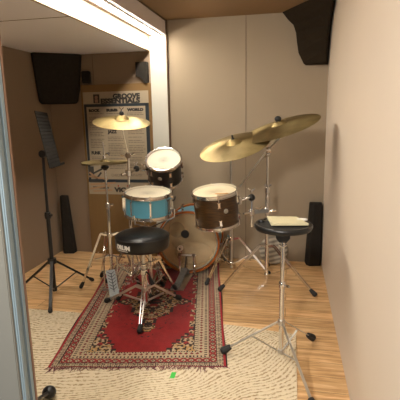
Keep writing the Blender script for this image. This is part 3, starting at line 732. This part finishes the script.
for k in range(6):
    c = fa.lerp(fb_, .22+.12*k)+fn_*.005
    for sg in (-1, 1): gb.bar(c, c+fs_*sg*.028+ff*.022, .005, .003, fn_)
pb.build('footboard', MT['greymetal'], hh, label='grey grooved footboard')
gb.build('grip_pattern', MT['blackm'], hh)
MB().bar((hx+.10, hy-.20, .022), (hx+.08, hy-.155, .03), .08, .012, bev=.003).build('heel_plate', MT['greymetal'], hh)
MB().tube([(hx, hy, .09), (hx+.008, hy-.02, .18)], .008, 8).build('pull_strap', MT['blackm'], hh)
cymbal('hi_hat_cymbal', (hx-.006, hy, 1.075), (.03, .0, 1), .178, 'upper bronze hi hat cymbal of the nearly flat pair at left', 'hi hat cymbal pair', bell=.036, bow=.006)
o = cymbal('hi_hat_cymbal', (hx-.006, hy, 1.071), (.03, .0, -1), .178, 'lower bronze hi hat cymbal facing down, under the upper one', 'hi hat cymbal pair', bell=.036, bow=.006)

# ------------------------------------------------------------------ left crash and its stand
clc, cln = V((-1.225, 3.10, 1.385)), V((.12, -.2, .965)).normalized()
cymbal('crash_cymbal', clc, cln, .212, 'bronze crash cymbal in front of the poster, above the hi hat', None, bell=.05, bow=.028)
cs = thing('cymbal_stand', (-1.235, 3.2, 0), 'chrome stand carrying the left crash cymbal and the small black tom', 'stand')
MB().tube([(-1.235, 3.2, .08), (-1.235, 3.2, .78)], .0145, 12).build('lower_tube', MT['chrome'], cs)
MB().tube([(-1.235, 3.2, .76), (-1.225, 3.2, 1.13)], .010, 12).build('upper_tube', MT['chrome'], cs)
MB().tube([(-1.222, 3.2, 1.12), (-1.228, 3.13, 1.30), clc+cln*.0, clc+cln*.095], .0055, 8).build('cymbal_rod', MT['chrome'], cs)
MB().lathe([(0, 0), (.016, 0), (.018, .006), (.014, .02), (.006, .024), (0, .024)], clc+cln*.058, cln, 20).build('felt', MT['rubber'], cs)
wing(cs, clc+cln*.095, (1, 0, 0), .7)
MB().lathe([(0, -.012), (.024, -.012), (.024, .012), (0, .012)], (-1.222, 3.2, 1.13), (0, 1, 0), 20).build('tilter', MT['chrome'], cs)
knob(cs, (-1.20, 3.195, 1.13), (-1.16, 3.19, 1.145), .010); knob(cs, (-1.245, 3.19, 1.125), (-1.28, 3.17, 1.13), .008)
for z in (.99, .80): collar(cs, (-1.232, 3.2, z), .024, .05)
knob(cs, (-1.25, 3.19, .80), (-1.29, 3.17, .81), .011); knob(cs, (-1.245, 3.18, .99), (-1.265, 3.14, .985), .011)
tb_ = tc_ - tn*.10; xx = V((-.98, -.18, 0)); tp = tb_ + V((-.155, -.02, .0))
MB().tube([(-1.232, 3.2, .985), (-1.215, 3.27, 1.0), (-1.20, 3.33, 1.01), (-1.165, 3.40, .99)], .008, 10).build('tom_arm', MT['chrome'], cs)
MB().ball((-1.205, 3.32, 1.01), .026).build('ball_joint', MT['blackm'], cs)
MB().tube([(-1.165, 3.40, .99), tp + V((.02, .0, .0))], .010, 10).obox(tp + V((.008, 0, 0)), (V((0, 1, 0)), V((1, 0, 0)), V((0, 0, 1))), (.05, .012, .06), .004).build('tom_bracket', MT['chrome'], cs)
wing(cs, (-1.165, 3.40, 1.02), (1, .3, 0)); wing(cs, (-1.205, 3.31, 1.045), (.4, 1, 0), .8)
tripod(cs, (-1.235, 3.2), .36, .12, [(-1.54, 3.36), (-1.02, 3.02+.47), (-1.0, 3.04)], 'double')

# ------------------------------------------------------------------ right crash
crc, crn = V((-.375, 3.07, 1.205)), V((-.19, -.30, .93)).normalized()
cymbal('crash_cymbal', crc, crn, .255, 'bronze crash cymbal above the brown tom, partly behind the higher ride cymbal', None, bell=.052, bow=.028)
bx, by = -.488, 3.72
rs = thing('cymbal_stand', (bx, by, 0), 'chrome stand of the lower right crash cymbal, rising behind the brown tom', 'stand')
MB().tube([(bx, by, .06), (bx, by, .66)], .0145, 12).build('lower_tube', MT['steel'], rs)
MB().tube([(bx, by, .64), (bx, by, 1.09)], .009, 12).build('upper_tube', MT['steel'], rs)
collar(rs, (bx, by, .66), .021, .045); wing(rs, (bx+.03, by, .66), (0, 1, 0))
MB().lathe([(0, -.012), (.022, -.012), (.022, .012), (0, .012)], (bx, by, 1.09), (1, 0, 0), 20).build('tilter', MT['chrome'], rs)
bend0 = V((bx-.01, by+.10, 1.07)); MB().tube([bend0, V((bx, by, 1.09)), crc-crn*.06+V((-.01, .05, 0)), crc-crn*.02], .006, 10).build('boom_arm', MT['chrome'], rs)
MB().tube([crc-crn*.02, crc+crn*.075], .003, 8).lathe([(0, 0), (.007, 0), (.006, .02), (0, .02)], crc+crn*.066, crn, 12).build('cymbal_rod', MT['blackm'], rs)
MB().lathe([(0, 0), (.012, 0), (.010, .008), (0, .008)], crc+crn*.054, crn, 16).build('felt', MT['rubber'], rs)
tripod(rs, (bx, by), .335, .10, [(-.67, 3.43), (-.13, 3.76), (-.60, 4.03)], 'double')

# ------------------------------------------------------------------ ride on long boom
rc, rn = V((-.062, 3.20, 1.325)), V((-.27, -.19, .94)).normalized()
cymbal('ride_cymbal', rc, rn, .288, 'largest bronze cymbal, highest on the right, tilted on a long boom', None, bell=.052, bow=.028)
bx, by = -.166, 3.55
rs2 = thing('boom_cymbal_stand', (bx, by, 0), 'chrome boom stand with a long diagonal arm carrying the ride cymbal', 'stand')
MB().tube([(bx, by, .04), (bx, by, .80)], .0145, 12).build('lower_tube', MT['chrome'], rs2)
MB().tube([(bx, by, .78), (bx, by, 1.13)], .0095, 12).build('upper_tube', MT['chrome'], rs2)
pv = V((bx, by-.0, 1.14)); tipb = rc - rn*.055; tail = V((-.40, 3.64, .82))
MB().tube([tail, pv], .0075, 10).build('boom_arm', MT['steel'], rs2)
MB().tube([pv, tipb], .0075, 10).build('boom_arm', MT['steel'], rs2)
MB().lathe([(0, -.018), (.023, -.018), (.023, .018), (0, .018)], pv, (1, .3, 0), 20).build('tilter', MT['chrome'], rs2)
MB().lathe([(0, -.012), (.018, -.012), (.018, .012), (0, .012)], tipb, (1, -.2, 0), 20).build('tilter', MT['chrome'], rs2)
knob(rs2, tipb+V((.015, -.01, 0)), tipb+V((.045, -.02, .01)), .008); knob(rs2, tipb+V((-.015, -.01, -.005)), tipb+V((-.035, -.02, -.02)), .007)
knob(rs2, pv+V((.02, -.01, -.03)), pv+V((-.01, -.05, -.05)), .01)
MB().tube([tipb, rc+rn*.065], .004, 8).build('cymbal_rod', MT['chrome'], rs2)
MB().ball(rc+rn*.068, .023, (1, 1, .9), 16).lathe([(0, 0), (.022, 0), (.024, .012), (.01, .022), (0, .022)], rc+rn*.040, rn, 20).build('cymbal_topper', MT['rubber'], rs2, label='round black rubber cymbal topper')
collar(rs2, (bx, by, .81), .02, .05); wing(rs2, (bx+.005, by-.03, .84), (1, 0, 0)); collar(rs2, (bx, by, .755), .017, .02)
tripod(rs2, (bx, by), .335, .075, [(-.548, 3.316), (.245, 3.33), (-.17, 3.97)], 'double', foot_r=.02)
# multi clamp and tom holder
mc = thing('tom_holder_clamp', (-.22, 3.5, .635), 'chrome multi clamp and rod on the boom stand holding the brown tom', 'clamp')
MB().obox((-.23, 3.49, .642), (V((.9, .42, 0)).normalized(), V((-.42, .9, 0)).normalized(), V((0, 0, 1))), (.17, .035, .03), .006).build('clamp_bar', MT['greymetal'], mc)
collar(mc, (bx, by-.0, .642), .026, .045); collar(mc, (-.285, 3.455, .642), .024, .045)
knob(mc, (-.30, 3.44, .64), (-.345, 3.40, .64), .012); knob(mc, (-.14, 3.53, .64), (-.09, 3.53, .645), .012); wing(mc, (-.225, 3.46, .665), (1, .4, 0))
MB().tube([(-.285, 3.455, .52), (-.285, 3.455, .79)], .0095, 10).build('vertical_rod', MT['chrome'], mc)
MB().ball((-.287, 3.45, .765), .03).build('ball_joint', MT['blackm'], mc)
MB().tube([(-.287, 3.445, .77), (-.33, 3.39, .765), (-.362, 3.34, .762)], .009, 10).build('holder_arm', MT['chrome'], mc)
MB().obox((-.372, 3.325, .762), (V((.55, -.83, 0)).normalized(), V((.83, .55, 0)).normalized(), V((0, 0, 1))), (.055, .022, .05), .004).build('bracket', MT['steel'], mc)
wing(mc, (-.287, 3.45, .815), (1, .1, 0), 1.15)

# ------------------------------------------------------------------ drum stool
sx, sy = -1.015, 2.85
dt = thing('drum_stool', (sx, sy, 0), 'round black vinyl drum stool standing in the middle of the red rug', 'stool')
st_ = .618; r = .192
seat = MB().lathe([(0, st_+.004), (.08, st_+.003), (.13, st_), (.162, st_-.006), (r-.012, st_-.014), (r-.004, st_-.020), (r, st_-.028), (r+.001, st_-.06), (r, st_-.100), (r-.004, st_-.112), (r-.012, st_-.118), (.15, st_-.120), (0, st_-.120)], (sx, sy, 0), (0, 0, 1), 64).build('seat', MT['vinyl'], dt)
MB().lathe([(r-.001, st_-.024), (r+.003, st_-.0265), (r-.0005, st_-.029)], (sx, sy, 0), (0, 0, 1), 64, close=True).build('piping', MT['vinylside'], seat)
# lettering wrapped round the seat's side
vs, fs = text_mesh('DRUM', .042, .0022, .001)
wd = max(v.x for v in vs); a0 = math.atan2(CAMP[1]-sy, CAMP[0]-sx) - .80
lm = add_raw(MB(), [V((sx+(r+.0022+v.z)*math.cos(a0+(v.x-wd/2)/r*1.05), sy+(r+.0022+v.z)*math.sin(a0+(v.x-wd/2)/r*1.05), st_-.086+v.y)) for v in vs], fs)
for k in range(16):
    q0, q1 = a0-.24+.03*k, a0-.24+.03*(k+1)
    lm.bar((sx+(r+.0022)*math.cos(q0), sy+(r+.0022)*math.sin(q0), st_-.096), (sx+(r+.0022)*math.cos(q1), sy+(r+.0022)*math.sin(q1), st_-.096), .002, .004)
lm.build('lettering', MT['white'], seat, smooth=False)
MB().tube([(sx, sy, .08), (sx, sy, .32)], .020, 16).build('lower_tube', MT['chrome'], dt)
MB().tube([(sx, sy, .30), (sx, sy, .495)], .0135, 16).build('seat_post', MT['steel'], dt)
MB().lathe([(0, 0), (.09, 0), (.09, .006), (.03, .01), (0, .01)], (sx, sy, .485), (0, 0, 1), 24).build('seat_bracket', MT['blackm'], dt)
collar(dt, (sx, sy, .315), .026, .045); collar(dt, (sx, sy, .37), .022, .02)
MB().tube([(sx+.02, sy-.01, .32), (sx+.05, sy-.03, .305)], .006, 8).tube([(sx+.045, sy-.028, .30), (sx+.075, sy-.04, .235)], [.009, .017], 10).build('height_handle', MT['rubber'], dt)
tripod(dt, (sx, sy), .185, .085, [(-1.385, 2.98), (-.80, 3.13), (-.94, 2.545)], 'double', m=MT['steel'], brace_t=.55, foot_r=.02)

# ------------------------------------------------------------------ practice pad on stand
bx, by = -.022, 2.42
pp = thing('practice_pad', (bx, by, .775), 'round black rubber practice pad mounted on the front chrome stand', 'practice pad')
R_ = .163; zt_ = .818
MB().lathe([(R_-.022, zt_-.008), (R_-.018, zt_), (R_-.006, zt_+.001), (R_, zt_-.006), (R_+.001, zt_-.016), (R_-.006, zt_-.03), (R_-.03, zt_-.036), (0, zt_-.036), (0, zt_-.02), (R_-.022, zt_-.02)], (bx, by, 0), (0, 0, 1), 72).build('rim', MT['vinyl'], pp)
MB().lathe([(0, zt_-.005), (R_-.026, zt_-.005), (R_-.0235, zt_-.008), (R_-.0235, zt_-.019), (0, zt_-.019)], (bx, by, 0), (0, 0, 1), 64).build('playing_surface', MT['rubber'], pp)
for a in (2.9,):
    MB().lathe([(0, .012), (.014, .012), (.018, .004), (.018, 0), (0, 0)], (bx+.13*math.cos(a), by+.13*math.sin(a)+.01, zt_-.004), (0, 0, 1), 16).build('knob', MT['blackm'], pp)
# cloth
cl = MB(); nx_, ny_ = 14, 10
P00, P10, P01, P11 = V((-.118, 2.522)), V((.052, 2.53)), V((-.085, 2.345)), V((.115, 2.375))
g = []
for lay in (0, 1):
    gl = []
    for j in range(ny_+1):
        row = []
        for i in range(nx_+1):
            u, v = i/nx_, j/ny_
            p = P00*(1-u)*(1-v)+P10*u*(1-v)+P01*(1-u)*v+P11*u*v
            z = zt_+.0035 + .012*lay + .002*noise.noise(V((u*4, v*4, lay)))*lay
            row.append(cl.bm.verts.new((p.x, p.y, z)))
        gl.append(row)
    g.append(gl)
for lay in (0, 1):
    for j in range(ny_):
        for i in range(nx_): cl.bm.faces.new((g[lay][j][i], g[lay][j][i+1], g[lay][j+1][i+1], g[lay][j+1][i]))
for i in range(nx_):
    for j in (0, ny_): cl.bm.faces.new((g[0][j][i], g[0][j][i+1], g[1][j][i+1], g[1][j][i]))
for j in range(ny_):
    for i in (0, nx_): cl.bm.faces.new((g[0][j][i], g[0][j+1][i], g[1][j+1][i], g[1][j][i]))
tag(cl.build('folded_cloth', MT['towel'], loc=(0, 2.43, zt_)), 'folded cream cloth lying on the black practice pad', 'cloth')
tm = MB()
for k in range(7): tm.ball((.075+random.uniform(-.014, .028), 2.475+random.uniform(-.02, .012), zt_+.011), .012, (1.5, .9, .7), 8)
tag(tm.build('crumpled_tissue', MT['tissue'], loc=(.09, 2.46, zt_)), 'small crumpled white tissue beside the cream cloth on the practice pad', 'tissue')
ps = thing('practice_pad_stand', (bx, by, 0), 'chrome tripod stand in front at right, holding the black practice pad', 'stand')
MB().tube([(bx, by, .0165), (bx, by, .45)], .0145, 14).build('lower_tube', MT['chrome'], ps)
MB().tube([(bx, by, .44), (bx, by, .72)], .0115, 14).build('upper_tube', MT['chrome'], ps)
collar(ps, (bx, by, .45), .019, .04); knob(ps, (bx+.018, by-.01, .45), (bx+.04, by-.03, .452), .009)
MB().prism([[(bx-.04, y, .781), (bx+.04, y, .781), (bx+.04, y, .735), (bx+.02, y, .71), (bx-.02, y, .71), (bx-.04, y, .735)] for y in (by-.022, by+.022)]).build('bracket', MT['blackm'], ps, smooth=False)
MB().lathe([(0, 0), (.006, 0), (.006, .004), (0, .004)], (bx, by-.022, .755), (0, -1, 0), 12).build('screw', MT['chrome'], ps)
MB().tube([(bx-.022, by-.024, .70), (bx, by-.026, .685), (bx+.022, by-.024, .70)], .005, 8).build('clip', MT['chrome'], ps)
tripod(ps, (bx, by), .216, .028, [(-.385, 2.40), (.185, 2.65), (.155, 1.95)], 'flat', MT['steel'], wd=.013, brace_t=.52, foot_r=.023)

# ------------------------------------------------------------------ striped round pad leaning behind the boom stand
so = V((-.125, 3.93, .21)); sn_ = V((.03, -1, .28)).normalized()
def striped():
    m, nt, b = new_mat('grey_striped_fabric'); N = nt.nodes.new; L = nt.links.new
    tc = N('ShaderNodeTexCoord'); mp = N('ShaderNodeMapping'); mp.inputs['Rotation'].default_value = (0, .25, 0); L(tc.outputs['Object'], mp.inputs[0])
    wv = N('ShaderNodeTexWave'); wv.bands_direction = 'Z'; wv.inputs['Scale'].default_value = 7.5; wv.inputs['Distortion'].default_value = 1.2; L(mp.outputs[0], wv.inputs['Vector'])
    cr = N('ShaderNodeValToRGB'); e = cr.color_ramp.elements; e[0].color = lin('#6f675c'); e[1].color = lin('#a9a090'); L(wv.outputs['Fac'], cr.inputs[0]); L(cr.outputs[0], b.inputs['Base Color']); b.inputs['Roughness'].default_value = .7
    return m
MT['striped'] = striped()
o = MB().lathe([(0, .03), (.09, .026), (.128, .012), (.135, 0), (.128, -.012), (.09, -.026), (0, -.03)], so, sn_, 40).build('striped_cushion', MT['striped'], loc=tuple(so))
# rests on the floor
o.location.z = .140; o.location.y = 4.04
tag(o, 'round grey striped cushion leaning low at the back wall behind the boom stand', 'cushion')

# ------------------------------------------------------------------ music stand
bx, by = -1.838, 3.0
ms = thing('music_stand', (bx, by, 0), 'black music stand with a perforated desk seen edge on, in the dim left part', 'music stand')
MB().tube([(bx, by, .05), (bx, by, .68)], .0155, 12).build('lower_tube', MT['blackm'], ms)
MB().tube([(bx, by, .66), (bx+.003, by-.0, 1.15)], .011, 12).build('upper_tube', MT['blackm'], ms)
MB().lathe([(0, -.025), (.024, -.025), (.026, 0), (.022, .025), (0, .025)], (bx, by, .68), (0, 0, 1), 16).build('collar', MT['blackm'], ms)
knob(ms, (bx+.02, by-.01, .68), (bx+.05, by-.03, .69), .012, MT['blackm'])
def ms_leg(fx, fy):
    h = V((fx-bx, fy-by, 0)).normalized(); a = V((bx, by, .305))+h*.02; b = V((fx, fy, .018)); d = (b-a).normalized()
    lg = MB().bar(a, b-d*.03, .022, .016, bev=.002).build('leg', MT['blackm'], ms); rubber_foot(lg, b, d, .015, .05)
    MB().tube([V((bx, by, .07))+h*.012, a+(b-a)*.55], .005, 8).build('brace', MT['blackm'], ms)
for f in ((-1.662, 3.34), (-1.70, 2.69), (-2.21, 3.08)): ms_leg(*f)
MB().lathe([(0, -.02), (.034, -.02), (.034, .02), (0, .02)], (bx, by, .305), (0, 0, 1), 16).build('hub', MT['blackm'], ms)
MB().lathe([(0, -.018), (.022, -.018), (.022, .018), (0, .018)], (bx, by, .07), (0, 0, 1), 16).build('lower_hub', MT['blackm'], ms)
MB().lathe([(0, -.025), (.028, -.025), (.028, .025), (0, .025)], (bx+.01, by, 1.16), (0, 1, 0), 16).build('tilt_joint', MT['blackm'], ms)
# desk: near top/bottom, far top/bottom corners
NT, NB, FT, FB = V((-1.749, 2.80, 1.478)), V((-1.642, 2.75, 1.083)), V((-1.890, 3.20, 1.466)), V((-1.781, 3.15, 1.065))
def dp(u, v): return (NB.lerp(FB, u)).lerp(NT.lerp(FT, u), v)
nd = (FB-NB).cross(NT-NB).normalized()
dk = MB(); nu, nv = 60, 48; th = nd*.0015
fr = [[dk.bm.verts.new(dp(i/nu, j/nv)) for i in range(nu+1)] for j in range(nv+1)]
for j in range(nv):
    for i in range(nu):
        hole = 0 < i < nu-1 and 1 < j < nv-2 and i % 3 == 1 and j % 3 == 0
        if not hole: dk.bm.faces.new((fr[j][i], fr[j][i+1], fr[j+1][i+1], fr[j+1][i]))
desk = dk.build('desk', MT['tray'], ms, smooth=False, label='perforated dark steel desk')
sd_ = desk.modifiers.new('solid', 'SOLIDIFY'); sd_.thickness = .003
lipd = V((.97, -.2, .1)).normalized()
MB().prism([[p, p+V((0, 0, -.003)), p+lipd*.045+V((0, 0, -.003)), p+lipd*.045+V((0, 0, .015)), p+lipd*.042] for p in (NB, FB)]).build('lip', MT['tray'], ms, smooth=False)

# ------------------------------------------------------------------ stand whose foot shows at the bottom edge
bs = thing('short_stand', (-1.10, 1.40, 0), 'black stand of which only a rounded rubber foot shows at the bottom edge, left', 'stand')
bx, by = -1.10, 1.40
MB().tube([(bx, by, .05), (bx, by, .8)], .014, 12).build('tube', MT['blackm'], bs)
for fx, fy in ((-1.185, 1.80), (-1.45, 1.2), (-.82, 1.17)):
    a = V((bx, by, .22)); b = V((fx, fy, .042)); d = (b-a).normalized()
    lg = MB().tube([a, b-d*.02], .010, 10).build('leg', MT['blackm'], bs)
    MB().ball(b, .034, (1.05, 1, .95), 16).build('rubber_foot', MT['vinyl'], lg)
